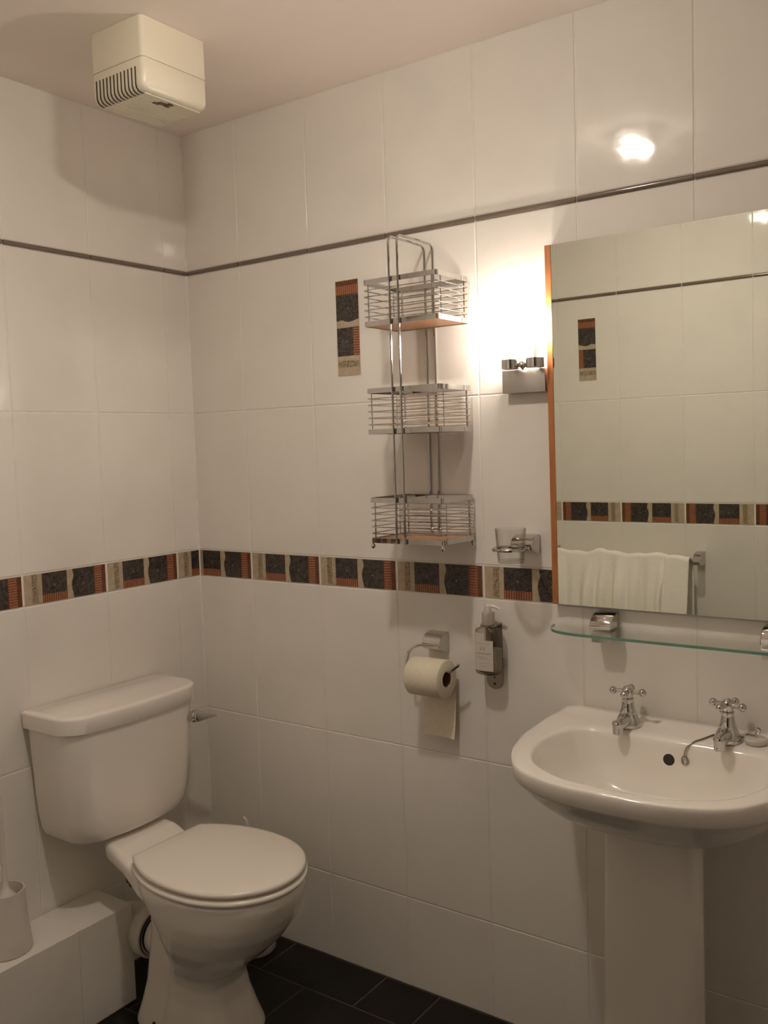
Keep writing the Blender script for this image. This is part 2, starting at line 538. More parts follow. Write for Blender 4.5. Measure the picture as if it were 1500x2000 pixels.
# ================================================================= extractor fan
FX0, FX1, FY0, FY1, FZ0 = 0.338, 0.505, -0.568, -0.385, 2.166
t = thing('extractor_fan', ((FX0 + FX1) / 2, (FY0 + FY1) / 2, ZC), 'cream square extractor fan with a slotted grille on the ceiling corner', 'fan')
mb = MB()
def fan_ring(z, ins, r):
    return [Vector((x, y_, z)) for x, y_ in rrect(FX0 + ins, FX1 - ins, FY0 + ins, FY1 - ins, r, 5)]
mb.loft([fan_ring(ZC - 0.0005, 0, 0.010), fan_ring(2.2338, 0, 0.010)], True, True)
link_mesh('housing', mb, M['cream'], t)
mb = MB()
mb.loft([fan_ring(2.2334, 0.0012, 0.010), fan_ring(2.2322, 0.0002, 0.010), fan_ring(FZ0 + 0.016, 0.0, 0.012), fan_ring(FZ0 + 0.0075, 0.002, 0.013),
         fan_ring(FZ0 + 0.002, 0.0075, 0.014), fan_ring(FZ0, 0.016, 0.012)], True, True)
cover = link_mesh('grille_cover', mb, M['cream'], t, sharp=60)
for k in range(12):
    x = FX0 + 0.017 + k * 0.0115
    # a dark slot wrapping the lower front edge, then a fine groove along the underside
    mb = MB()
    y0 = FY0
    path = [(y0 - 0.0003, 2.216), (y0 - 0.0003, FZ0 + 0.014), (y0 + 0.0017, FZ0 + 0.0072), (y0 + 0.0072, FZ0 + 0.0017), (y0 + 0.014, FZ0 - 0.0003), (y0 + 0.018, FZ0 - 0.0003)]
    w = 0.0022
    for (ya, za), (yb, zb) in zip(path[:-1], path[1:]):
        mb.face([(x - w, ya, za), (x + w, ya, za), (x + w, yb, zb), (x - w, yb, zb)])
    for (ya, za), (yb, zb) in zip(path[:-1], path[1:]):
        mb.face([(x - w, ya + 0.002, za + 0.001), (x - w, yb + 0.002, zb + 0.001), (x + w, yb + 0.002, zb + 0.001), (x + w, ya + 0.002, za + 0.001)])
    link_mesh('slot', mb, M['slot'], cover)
mb = MB()
for k in range(12):
    x = FX0 + 0.017 + k * 0.0115
    mb.box((x + 0.0028, FY0 + 0.017, FZ0 - 0.0016), (x + 0.0088, FY1 - 0.012, FZ0 + 0.001), 0.0007, 1)
link_mesh('underside_rib', mb, M['cream'], cover)
mb = MB()
bx, by = FX1 - 0.034, FY0 + 0.083
for dx, dy, w, h in ((-0.008, -0.014, 0.008, 0.016), (0.000, -0.003, 0.013, 0.020), (0.007, 0.012, 0.008, 0.014), (-0.005, 0.014, 0.007, 0.012)):
    mb.box((bx + dx - w / 2, by + dy - h / 2, FZ0 - 0.0028), (bx + dx + w / 2, by + dy + h / 2, FZ0 - 0.0012), 0.0005, 1)
link_mesh('badge', mb, M['badge'], cover)

# ================================================================= mirror
def my(x, z, off=0.0):   # front plane of the mirror, leaning slightly forward
    return -0.022 - 0.00535 * (x - 1.17) - 0.01226 * (z - 1.04) + off
MX0, MX1, MZ0, MZ1 = 1.164, 1.712, 1.046, 1.832
t = thing('wall_mirror', ((MX0 + MX1) / 2, 0, MZ0), 'large rectangular wall mirror with an orange wood edge above the glass shelf', 'mirror')
def slab(mb, x0, x1, z0, z1, f0, f1, mi=0):
    A = [(x0, z0), (x1, z0), (x1, z1), (x0, z1)]
    mb.loft([[Vector((x, my(x, z, f0), z)) for x, z in A], [Vector((x, (my(x, z, f1) if f1 is not None else -0.0008), z)) for x, z in A]], True, True, mi=mi)
mb = MB(); slab(mb, MX0, MX1, MZ0 + 0.001, MZ1 - 0.001, 0.0045, None)
link_mesh('backing_board', mb, M['backing'], t)
mb = MB(); slab(mb, MX0 + 0.0005, MX1 - 0.0005, MZ0, MZ1, 0.0, 0.004)
g = link_mesh('mirror_glass', mb, [M['mirror'], M['mirror_edge']], t, smooth=False)
for p in g.data.polygons:
    if p.normal.y > -0.9: p.material_index = 1
for xa, xb in ((1.1505, MX0), (MX1, MX1 + 0.0135)):
    mb = MB(); slab(mb, xa, xb, MZ0 - 0.001, MZ1, -0.001, None)
    link_mesh('wood_edge', mb, M['wood'], t)

# ================================================================= twin wall light
t = thing('wall_light', (1.09, 0, 1.519), 'chrome twin wall light with two lit glass tubes beside the mirror', 'lamp')
mb = MB(); mb.box((1.0385, -0.028, 1.519), (1.1445, -0.0008, 1.5705), 0.0012, 2)
link_mesh('back_plate', mb, M['satin'], t)
mb = MB()
for cx in (1.0735, 1.1335):
    mb.box((cx - 0.006, -0.046, 1.5725), (cx + 0.006, -0.012, 1.580), 0.001, 1)
mb.box((1.0735, -0.054, 1.5735), (1.1335, -0.050, 1.579), 0.001, 1)
link_mesh('arm', mb, M['chrome'], t)
mb = MB(); mb.lathe([(0.001, 0.014), (0.006, 0.010), (0.010, 0.004), (0.0105, 0), (0.004, -0.006), (0.001, -0.010)], (1.1035, -0.054, 1.5765), seg=20)
link_mesh('knob', mb, M['chrome'], t)
for cx in (1.0735, 1.1335):
    mb = MB(); mb.lathe([(0.0005, 0), (0.0185, 0), (0.0202, 0.001), (0.0202, 0.021), (0.0185, 0.021), (0.0185, 0.004), (0.0005, 0.004)], (cx, -0.054, 1.5700), seg=32)
    cup = link_mesh('cup', mb, M['chrome'], t)
    mb = MB(); mb.lathe([(0.0188, 0.0), (0.0188, 0.122), (0.0172, 0.122), (0.0172, 0.0)], (cx, -0.054, 1.588), seg=32, caps=False)
    link_mesh('glass_tube', mb, M['shadeglass'], cup)
    mb = MB(); mb.lathe([(0.0005, 0), (0.009, 0), (0.009, 0.016), (0.0045, 0.018), (0.0045, 0.0605), (0.0005, 0.0605)], (cx, -0.054, 1.5735), seg=16)
    link_mesh('lamp_socket', mb, M['rubber'], cup)
    mb = MB(); mb.lathe([(0.0005, 0), (0.0065, 0.001), (0.0085, 0.008), (0.0085, 0.045), (0.006, 0.055), (0.0005, 0.059)], (cx, -0.054, 1.634), seg=16)
    link_mesh('bulb', mb, M['sconcebulb'], cup)

# ================================================================= hanging shower caddy
CX0, CX1, CYF, CYB = 0.744, 0.946, -0.150, -0.0065
t = thing('shower_caddy', ((CX0 + CX1) / 2, 0, 1.17), 'tall chrome wire caddy with three baskets against the back wall', 'caddy')
for xr in (0.8225, 0.8462):
    mb = MB()
    top = 1.884
    yf, yb = CYF - 0.0040, -0.0034
    path = [(xr, yf, 1.1815), (xr, yf, top - 0.030)]
    for k in range(1, 7):
        a = pi * 0.5 * k / 6; path.append((xr, yf + 0.016 - 0.016 * cos(a), top - 0.016 + 0.016 * sin(a)))
    for k in range(0, 7):
        a = pi * 0.5 * k / 6; path.append((xr, yb - 0.016 + 0.016 * sin(a), top - 0.016 + 0.016 * cos(a)))
    path += [(xr, yb, top - 0.030), (xr, yb, 1.1815)]
    mb.tube(path, 0.0027, 10)
    link_mesh('upright_rod', mb, M['chrome'], t)

def band(mb, z0, z1, ins=0.0):
    o = rrect(CX0 + ins, CX1 - ins, CYF + ins, CYB - ins, 0.008, 4); i = rrect(CX0 + ins + 0.0016, CX1 - ins - 0.0016, CYF + ins + 0.0016, CYB - ins - 0.0016, 0.0065, 4)
    mb.loft([[Vector((x, y_, z0)) for x, y_ in o], [Vector((x, y_, z1)) for x, y_ in o], [Vector((x, y_, z1)) for x, y_ in i], [Vector((x, y_, z0)) for x, y_ in i]], wrap=True)

for bz in (1.1815, 1.4375, 1.6875):
    mb = MB()
    for k in range(5):
        z = bz + 0.0225 + k * 0.0152
        mb.tube([(x, y_, z) for x, y_ in rrect(CX0 + 0.0005, CX1 - 0.0005, CYF + 0.0005, CYB - 0.0005, 0.008, 4)], 0.0013, 6, closed=True)
    for x, y_ in ((CX0 + 0.014, CYF + 0.002), (CX1 - 0.014, CYF + 0.002), (CX0 + 0.014, CYB - 0.002), (CX1 - 0.014, CYB - 0.002),
                 (CX0 + 0.002, CYF + 0.02), (CX1 - 0.002, CYF + 0.02), (CX0 + 0.002, CYB - 0.02), (CX1 - 0.002, CYB - 0.02)):
        mb.tube([(x, y_, bz + 0.004), (x, y_, bz + 0.102)], 0.0013, 6)
    b = link_mesh('wire_basket', mb, M['chrome'], t)
    for z0, z1 in ((bz, bz + 0.0115), (bz + 0.0955, bz + 0.107)):
        mb = MB(); band(mb, z0, z1)
        link_mesh('rim_band', mb, M['chrome'], b)
    mb = MB(); mb.box((CX0 + 0.002, CYF + 0.002, bz + 0.002), (CX1 - 0.002, CYB - 0.002, bz + 0.008), 0.0008, 1)
    link_mesh('shelf_board', mb, M['board'], b)
for x in (CX0 + 0.004, CX1 - 0.004):
    for y_ in (CYF + 0.004, CYB - 0.004):
        mb = MB(); mb.lathe([(0.0005, -0.0135), (0.0035, -0.0125), (0.0056, -0.008), (0.0045, -0.004), (0.0025, -0.0015), (0.0025, 0.001)], (x, y_, 1.1815), seg=14)
        link_mesh('ball_foot', mb, M['chrome'], t)

# ================================================================= tumbler holder and tumbler
def barrel_mount(mb, x0, x1, ztop, h, depth):
    """chrome wall block with a bulging rounded front, profile extruded along x"""
    prof = [(-0.0008, 0.0), (-depth * 0.35, 0.0), (-depth * 0.66, -h * 0.07), (-depth * 0.88, -h * 0.22), (-depth, -h * 0.45), (-depth * 0.98, -h * 0.62),
            (-depth * 0.93, -h * 0.74), (-depth * 0.55, -h * 0.86), (-depth * 0.25, -h), (-0.0008, -h)]
    r0 = [Vector((x0, y_, ztop + z)) for y_, z in prof]; r1 = [Vector((x1, y_, ztop + z)) for y_, z in prof]
    mb.loft([[p.lerp(Vector((x0, -depth * 0.4, ztop - h * 0.45)), 0.06) for p in r0], [p + Vector((0.0015, 0, 0)) for p in r0],
             [p - Vector((0.0015, 0, 0)) for p in r1], [p.lerp(Vector((x1, -depth * 0.4, ztop - h * 0.45)), 0.06) for p in r1]], True, True)

TX, TY, TZ = 1.0850, -0.093, 1.1742
t = thing('tumbler_holder', (1.083, 0, 1.15), 'chrome ring tumbler holder on the wall left of the mirror', 'holder')
mb = MB(); barrel_mount(mb, 1.059, 1.112, 1.1990, 0.0435, 0.046)
mb.tube([(TX, -0.040, TZ - 0.001), (TX, -0.052, TZ)], 0.0055, 12)
link_mesh('mount', mb, M['chrome'], t, sharp=30)
mb = MB(); mb.tube([(TX + 0.0385 * cos(a * pi / 20), TY + 0.0385 * sin(a * pi / 20), TZ) for a in range(40)], 0.0036, 10, closed=True)
link_mesh('ring', mb, M['chrome'], t)
mb = MB()
prof = [(0.0005, 0.0), (0.027, 0.0), (0.029, 0.002), (0.0345, 0.076), (0.0328, 0.076), (0.0275, 0.006), (0.0005, 0.006)]
mb.lathe(prof, (TX, TY, 1.1435), seg=40)
tag(link_mesh('tumbler', mb, M['tumbler'], loc=(TX, TY, 1.1435)), 'clear drinking glass standing in the chrome ring holder', 'glass')

# ================================================================= soap dispenser and its steel wall bracket
SX, SYC = 0.9925, -0.036
t = thing('soap_bracket', (0.988, 0, 0.8245), 'steel wall bracket with rounded foot holding the soap bottle', 'bracket')
mb = MB()
out = [(0.9665, 0.986), (0.9665, 0.846)] + [(0.988 + 0.0215 * cos(a), 0.8465 + 0.0215 * sin(a)) for a in [pi + pi * k / 12 for k in range(1, 12)]] + [(1.0095, 0.846), (1.0095, 0.986)]
mb.prism([(x, -0.0008, z) for x, z in out], (0, -0.0025, 0))
pl = link_mesh('bracket_plate', mb, M['steel'], t)
for z, r in ((0.8535, 0.0022), (0.838, 0.003)):
    mb = MB(); mb.lathe([(0.0004, 0.0012), (r * 0.7, 0.001), (r, 0.0)], (0.988, -0.0033, z), axis='Y', seg=12)
    for v in mb.bm.verts: v.co.y = -0.0033 - (v.co.y + 0.0033)
    link_mesh('screw', mb, M['dark'], pl)
mb = MB()
o = [(SX + 0.020 * cos(a), SYC + 0.016 * sin(a)) for a in [2 * pi * k / 32 for k in range(32)]]
i = [(SX + 0.0138 * cos(a), SYC + 0.0125 * sin(a)) for a in [2 * pi * k / 32 for k in range(32)]]
mb.loft([[Vector((x, y_, 0.983)) for x, y_ in o], [Vector((x, y_, 0.9865)) for x, y_ in o], [Vector((x, y_, 0.9865)) for x, y_ in i], [Vector((x, y_, 0.983)) for x, y_ in i]], wrap=True)
mb.box((0.9665, -0.024, 0.983), (1.0095, -0.001, 0.9865), 0.0006, 1)
link_mesh('neck_collar', mb, M['steel'], t)
mb = MB()
t = thing('soap_bottle', (SX, SYC, 0.8705), 'clear soap bottle with white label and pump beside the toilet roll', 'bottle')
def sring(z, a, b, e=3.2, n=40):
    r = []
    for k in range(n):
        th = 2 * pi * k / n
        c, s = cos(th), sin(th)
        r.append(Vector((SX + a * math.copysign(abs(c) ** (2 / e), c), SYC + b * math.copysign(abs(s) ** (2 / e), s), z)))
    return r
mb = MB()
mb.loft([sring(0.8705, 0.022, 0.018), sring(0.873, 0.0285, 0.0225), sring(0.878, 0.0305, 0.0245), sring(0.970, 0.0305, 0.0245), sring(0.977, 0.0285, 0.0225), sring(0.981, 0.0205, 0.0175, 2.4), sring(0.9825, 0.0125, 0.012, 2.0), sring(0.989, 0.0115, 0.0115, 2.0)])
link_mesh('bottle_body', mb, M['bottle'], t, sharp=50)
mb = MB()
mb.loft([sring(0.874, 0.020, 0.016), sring(0.880, 0.0285, 0.0225), sring(0.930, 0.0285, 0.0225)], True, True)
link_mesh('liquid_soap', mb, mat('pale_soap_liquid', (0.30, 0.26, 0.21), 0.3, col2=(0.28, 0.24, 0.19), nscale=8), t, sharp=50)
def sp(x, z, lift=0.0):
    a, b, e = 0.0305 + lift, 0.0245 + lift, 3.2
    k = max(0.0, 1 - abs((x - SX) / a) ** e) ** (1 / e)
    return Vector((x, SYC - b * k, z))
mb = MB()
for z0, z1, xb in ((0.882, 0.9535, 0.0225), (0.9535, 0.9705, 0.002)):
    xs = [SX - 0.0275 + (xb + 0.0275) * k / 12 for k in range(13)]
    for a, b in zip(xs[:-1], xs[1:]):
        mb.face([sp(a, z0, 0.0004), sp(b, z0, 0.0004), sp(b, z1, 0.0004), sp(a, z1, 0.0004)])
lab = link_mesh('label', mb, M['label'], t)
mb = MB()
rnd = random.Random(3)
for z, h, x0, x1 in ((0.9455, 0.0012, -0.019, 0.014), (0.9215, 0.0024, -0.020, 0.016), (0.914, 0.0012, -0.020, 0.008), (0.9095, 0.0012, -0.016, 0.014), (0.900, 0.001, -0.014, 0.010), (0.893, 0.001, -0.012, 0.009)):
    x = SX + x0
    while x < SX + x1:
        w = rnd.uniform(0.0015, 0.0045)
        mb.face([sp(x, z, 0.0007), sp(x + w, z, 0.0007), sp(x + w, z + h, 0.0007), sp(x, z + h, 0.0007)])
        x += w + 0.0009
for dx in (-0.007, 0.001):
    for k in range(4):
        zz = 0.930 + k * 0.0022
        mb.face([sp(SX + dx - 0.0022, zz, 0.0007), sp(SX + dx + 0.0022, zz, 0.0007), sp(SX + dx + 0.0022, zz + 0.0013, 0.0007), sp(SX + dx - 0.0022, zz + 0.0013, 0.0007)])
link_mesh('label_print', mb, M['labelink'], lab)
mb = MB(); mb.lathe([(0.0005, 0), (0.0145, 0), (0.0150, 0.002), (0.0150, 0.027), (0.0140, 0.0295), (0.006, 0.030), (0.0005, 0.030)], (SX, SYC, 0.9870), seg=28)
link_mesh('pump_cap', mb, M['pumpcap'], t)
mb = MB()
mb.lathe([(0.0005, 0.0), (0.007, 0.0), (0.0078, 0.008), (0.0078, 0.0155), (0.006, 0.018), (0.0005, 0.018)], (SX, SYC, 1.0165), seg=20)
mb.tube([(SX, SYC, 1.0300), (SX + 0.012, SYC + 0.001, 1.0305), (SX + 0.022, SYC + 0.002, 1.0280), (SX + 0.030, SYC + 0.003, 1.0240)], [0.0045, 0.004, 0.003, 0.0022], 10)
link_mesh('pump_nozzle', mb, M['white_plastic'], t)

# ================================================================= toilet roll and holder
t = thing('toilet_roll_holder', (0.835, 0, 0.885), 'chrome toilet roll holder with a curved open arm on the back wall', 'holder')
mb = MB(); barrel_mount(mb, 0.8115, 0.862, 0.9515, 0.050, 0.046)
link_mesh('mount', mb, M['chrome'], t, sharp=30)
RY, RZ = -0.062, 0.850
mb = MB()
path = catmull([(0.858, -0.040, 0.9225), (0.83, -0.044, 0.9225), (0.806, -0.050, 0.9215), (0.788, -0.056, 0.913), (0.7785, -0.060, 0.895), (0.777, RY, 0.878), (0.780, RY, 0.868), (0.792, RY, 0.8665), (0.83, RY, 0.8665), (0.888, RY, 0.8665), (0.904, RY, 0.873), (0.926, RY, 0.889)], 5)
mb.tube(path, 0.0036, 10)
link_mesh('arm', mb, M['chrome'], t)
RX0, RX1, RR = 0.7950, 0.8910, 0.0465
t = thing('toilet_roll', ((RX0 + RX1) / 2, RY, RZ - RR), 'white toilet roll with a loose hanging sheet on its chrome holder', 'toilet roll')
mb = MB(); mb.lathe([(0.0195, 0), (RR - 0.0025, 0), (RR, 0.0025), (RR, RX1 - RX0 - 0.0025), (RR - 0.0025, RX1 - RX0), (0.0195, RX1 - RX0)], (RX0, RY, RZ), axis='X', seg=56, caps=False)
mb.lathe([(0.0195, 0), (0.0195, RX1 - RX0)], (RX0, RY, RZ), axis='X', seg=56, caps=False)
link_mesh('paper_roll', mb, M['paper'], t, sharp=50)
mb = MB(); mb.lathe([(0.0194, 0.001), (0.0194, RX1 - RX0 - 0.001), (0.0184, RX1 - RX0 - 0.001), (0.0184, 0.001)], (RX0, RY, RZ), axis='X', seg=40, caps=False)
link_mesh('cardboard_core', mb, M['card'], t)
mb = MB()
rows_ = []
for k in range(15):
    f = k / 14
    z = RZ + 0.003 - 0.159 * f
    row = []
    for j in range(11):
        g_ = j / 10
        x = RX0 + 0.002 + (RX1 - RX0 - 0.004) * g_ + 0.001 * sin(4 * f)
        y_ = RY + RR - 0.002 - 0.004 * f - 0.013 * max(0, f - 0.72) ** 1.6 * 3 - 0.010 * max(0, g_ - 0.72) ** 1.5 * (f ** 0.7) * 3
        row.append(Vector((x, y_, z)))
    rows_.append(row)
for A, B in zip(rows_[:-1], rows_[1:]):
    for a, b, c, d in zip(A[:-1], A[1:], B[1:], B[:-1]):
        mb.face([a, b, c, d])
        mb.face([v + Vector((0, -0.0007, 0)) for v in (d, c, b, a)])
link_mesh('loose_sheet', mb, M['paper'], t, sharp=60)

# ================================================================= glass shelf
t = thing('glass_shelf', (1.437, 0, 0.962), 'clear glass shelf with green edge under the mirror', 'shelf')
mb = MB()
x0, x1, yf = 1.160, 1.714, -0.116
o = [(x0, -0.012), (x0, -0.050)]
o = [(x0 + 0.012, -0.008), (x0 + 0.003, -0.020), (x0, -0.040), (x0 + 0.002, -0.058), (x0 + 0.010, -0.078), (x0 + 0.026, -0.097), (x0 + 0.05, -0.109), (x0 + 0.085, yf)]
o = [(v.x, v.y) for v in catmull([(a, b, 0) for a, b in o], 4)]
poly = o + [(x0 + x1 - a, b) for a, b in reversed(o)]
mb.prism([(a, b, 0.9975) for a, b in poly], (0, 0, 0.0058))
g = link_mesh('glass_panel', mb, [M['shelfglass'], M['shelfedge']], t)
for p in g.data.polygons:
    if abs(p.normal.z) < 0.5 and p.normal.y < 0.1: p.material_index = 1
for bx0 in (1.2485, 1.5985):
    mb = MB()
    prof = [(-0.0008, 1.0345), (-0.018, 1.0345), (-0.034, 1.0305), (-0.046, 1.022), (-0.0525, 1.0105), (-0.0535, 1.0035), (-0.0008, 1.0035)]
    r0 = [Vector((bx0, a, b)) for a, b in prof]; r1 = [Vector((bx0 + 0.048, a, b)) for a, b in prof]
    mb.loft([[p + Vector((0, (-0.025 - p.y) * 0.05, (1.015 - p.z) * 0.05)) for p in r0], [p + Vector((0.0015, 0, 0)) for p in r0], [p - Vector((0.0015, 0, 0)) for p in r1], [p + Vector((0, (-0.025 - p.y) * 0.05, (1.015 - p.z) * 0.05)) for p in r1]])
    br = link_mesh('shelf_bracket', mb, M['chrome'], t)
    mb = MB(); mb.box((bx0 + 0.001, -0.046, 0.972), (bx0 + 0.047, -0.0008, 0.9972), 0.003, 2)
    link_mesh('lower_jaw', mb, M['satin'], br)

# ================================================================= wash basin
BX = 1.437
NB = 96
BC = Vector((BX, -0.215, 0))
def radial(pts):
    """closed star-shaped outline (half given, mirrored) -> NB points at equal angles about BC"""
    half = catmull([(a, b, 0) for a, b in pts], 10)
    P = [Vector((BX + v.x, v.y, 0)) for v in half] + [Vector((BX - v.x, v.y, 0)) for v in reversed(half)]
    out = []
    n = len(P)
    for k in range(NB):
        a = 2 * pi * k / NB + 0.001
        d = Vector((cos(a), sin(a), 0)); best = None
        for i in range(n):
            p, q = P[i] - BC, P[(i + 1) % n] - BC
            e = q - p
            den = d.x * e.y - d.y * e.x
            if abs(den) < 1e-12: continue
            s = (p.x * e.y - p.y * e.x) / den
            w = (p.x * d.y - p.y * d.x) / den
            if s > 0 and -1e-6 <= w <= 1 + 1e-6:
                best = s if best is None else max(best, s)
        out.append(BC + d * best)
    return out
OUT = radial([(0.0001, -0.0012), (0.13, -0.0012), (0.250, -0.0012), (0.2655, -0.003), (0.2685, -0.018), (0.2775, -0.078), (0.2795, -0.150), (0.273, -0.220), (0.248, -0.310), (0.195, -0.390), (0.105, -0.432), (0.0001, -0.440)])
INN = radial([(0.0001, -0.108), (0.09, -0.108), (0.165, -0.112), (0.197, -0.128), (0.212, -0.165), (0.2185, -0.215), (0.212, -0.275), (0.180, -0.345), (0.100, -0.397), (0.0001, -0.408)])
def zr(y):      # rim height: tap deck a little higher than the front rim, low upstand at the wall
    k = min(1, max(0, (y + 0.17) / 0.14))
    return 0.8015 + 0.008 * k * k * (3 - 2 * k) + 0.008 * min(1, max(0, (y + 0.022) / 0.014))
def mixr(A, B, t): return [a.lerp(b, t) for a, b in zip(A, B)]
def shrink(A, s, cy, cxs=None):
    c = Vector((BX, cy, 0))
    out = []
    for p in A:
        q = c + (p - c) * s
        q.y = min(q.y, -0.0015)
        out.append(q)
    return out
def at(A, z=None, dz=0.0):
    return [Vector((p.x, p.y, (zr(p.y) if z is None else z) + dz)) for p in A]
rings = []
rings.append([Vector((BX + 0.021 * cos(2 * pi * k / NB), -0.225 + 0.021 * sin(2 * pi * k / NB), 0.672)) for k in range(NB)])
for s, z in ((0.30, 0.678), (0.50, 0.686), (0.66, 0.697), (0.78, 0.713), (0.87, 0.735), (0.93, 0.760), (0.965, 0.780), (0.985, 0.790)):
    rings.append(at(shrink(INN, s, -0.185), z))
for t_, dz in ((0.0, -0.0065), (0.025, -0.0028), (0.09, -0.0005), (0.22, 0.0), (0.55, 0.0), (0.86, 0.0), (0.945, -0.0008), (0.982, -0.0032)):
    rings.append(at(mixr(INN, OUT, t_), None, dz))
rings.append(at(OUT, None, -0.0085))
rings.append(at(shrink(OUT, 0.997, -0.05), 0.784))
rings.append(at(shrink(OUT, 0.991, -0.05), 0.769))
rings.append(at(shrink(OUT, 0.983, -0.05), 0.7645))
rings.append(at(shrink(OUT, 0.966, -0.05), 0.7595))
for s, z in ((0.93, 0.746), (0.87, 0.724), (0.78, 0.699), (0.66, 0.677), (0.54, 0.661), (0.44, 0.650), (0.37, 0.643)):
    rings.append(at(shrink(OUT, s, -0.075), z))
t = thing('wash_basin', (BX, -0.2, 0), 'white ceramic pedestal wash basin under the glass shelf', 'basin')
mb = MB(); mb.loft(rings, False, True)
bmesh.ops.recalc_face_normals(mb.bm, faces=mb.bm.faces); mb.bm.normal_update()
bowl_tree = BVHTree.FromBMesh(mb.bm)
bowl = link_mesh('bowl', mb, M['china'], t, sharp=60)
def rr_ring(x0, x1, y0, y1, r, z): return [Vector((a, b, z)) for a, b in rrect(x0, x1, y0, y1, r, 6)]
mb = MB()
rings = []
for z, hw, yf_ in ((0.0, 0.112, -0.262), (0.02, 0.110, -0.258), (0.05, 0.106, -0.250), (0.30, 0.0985, -0.236), (0.5, 0.0955, -0.232), (0.665, 0.094, -0.230)):
    hs = [(hw - 0.017, yf_ - 0.004), (hw - 0.006, yf_ + 0.003), (hw, yf_ + 0.018), (hw - 0.004, yf_ + 0.045), (hw - 0.035, yf_ + 0.12), (0.045, -0.040), (0.040, -0.034)]
    fr = [(hw * 0.62, yf_ - 0.007), (hw * 0.30, yf_ - 0.009), (0.0, yf_ - 0.010)]
    left = [(-a, b) for a, b in hs]; right = hs
    ring = [(-a, b) for a, b in fr[:2]][::-1] + left
    full = [(fr[2][0], fr[2][1])] + ring + right[::-1] + fr[:2]
    rings.append([Vector((BX + a, b, z)) for a, b in full])
mb.loft(rings)
link_mesh('pedestal', mb, M['china'], t, sharp=50)
# waste and overflow, seated on the bowl surface
mb = MB(); mb.lathe([(0.0005, 0.6735), (0.016, 0.6735), (0.021, 0.6765), (0.0225, 0.6745)], (BX, -0.225, 0), seg=28)
link_mesh('waste', mb, M['chrome'], bowl)
hit, nrm, _, _ = bowl_tree.ray_cast(Vector((1.4385, -0.30, 0.7655)), Vector((0, 1, 0)))
nrm = nrm if nrm.y < 0 else -nrm
q = nrm.to_track_quat('Z', 'Y').to_matrix().to_4x4(); q.translation = hit
mb = MB(); mb.lathe([(0.0003, 0.0012), (0.0095, 0.0012), (0.0115, 0.0004), (0.0118, -0.001)], (0, 0, 0), seg=24)
bmesh.ops.transform(mb.bm, matrix=q, verts=mb.bm.verts)
link_mesh('overflow', mb, M['dark'], bowl)

# ---- taps
def make_tap(x, y, z, label):
    t = thing('pillar_tap', (x, y, z), label, 'tap', 'cross-handle taps on the basin')
    mb = MB()
    mb.lathe([(0.0005, 0.0), (0.0255, 0.0), (0.0262, 0.004), (0.0245, 0.012), (0.021, 0.020), (0.0175, 0.0265), (0.0165, 0.029), (0.0172, 0.031), (0.0150, 0.034), (0.0128, 0.048), (0.0118, 0.056), (0.0128, 0.058), (0.0120, 0.060), (0.0005, 0.060)], (x, y, z), seg=32)
    link_mesh('tap_body', mb, M['chrome'], t, sharp=50)
    mb = MB()
    mb.tube([(x, y, z + 0.015), (x, y - 0.030, z + 0.0155), (x, y - 0.050, z + 0.0150), (x, y - 0.060, z + 0.0135)], [0.0150, 0.0125, 0.0115, 0.0105], 18)
    mb.lathe([(0.0005, 0.0), (0.0100, 0.0), (0.0112, 0.002), (0.0112, 0.017), (0.0122, 0.019), (0.0122, 0.023), (0.0105, 0.026), (0.0005, 0.0275)], (x, y - 0.058, z - 0.0015), seg=22)
    link_mesh('spout', mb, M['chrome'], t, sharp=50)
    mb = MB()
    hz = z + 0.0735
    mb.lathe([(0.0005, -0.014), (0.0095, -0.014), (0.0105, -0.009), (0.0118, -0.002), (0.0118, 0.004), (0.0105, 0.0075), (0.0095, 0.008), (0.0005, 0.0095)], (x, y, hz), seg=24)
    for k in range(4):
        a = k * pi / 2 + 0.12
        d = Vector((cos(a), sin(a), 0)); c = Vector((x, y, hz))
        mb.tube([c + d * 0.008, c + d * 0.018, c + d * 0.026], [0.0056, 0.0044, 0.0042], 10)
        mb.sphere(c + d * 0.0305, 0.0082, 16)
    h = link_mesh('cross_handle', mb, M['chrome'], t, sharp=50)
    mb = MB(); mb.lathe([(0.0005, 0.0125), (0.005, 0.0118), (0.0085, 0.009), (0.0088, 0.006)], (x, y, hz), seg=20)
    link_mesh('index_cap', mb, M['satin'], h)
    return t
tz = zr(-0.068)
tap = make_tap(1.3385, -0.068, tz - 0.0006, 'chrome cross-handle tap on the basin, nearer the soap bottle')
copy_tree(tap, (1.5415, -0.068, tz - 0.0006), 'chrome cross-handle tap on the basin, beside the rubber plug', 0.45)
# the rotated copy keeps its spout to the front: only the handle turns
for o in sc.objects:
    if o.name == 'pillar_tap.001':
        o.rotation_euler = (0, 0, 0)
        for ch in o.children:
            if ch.name.startswith('cross_handle'): ch.rotation_euler = (0, 0, -0.35)

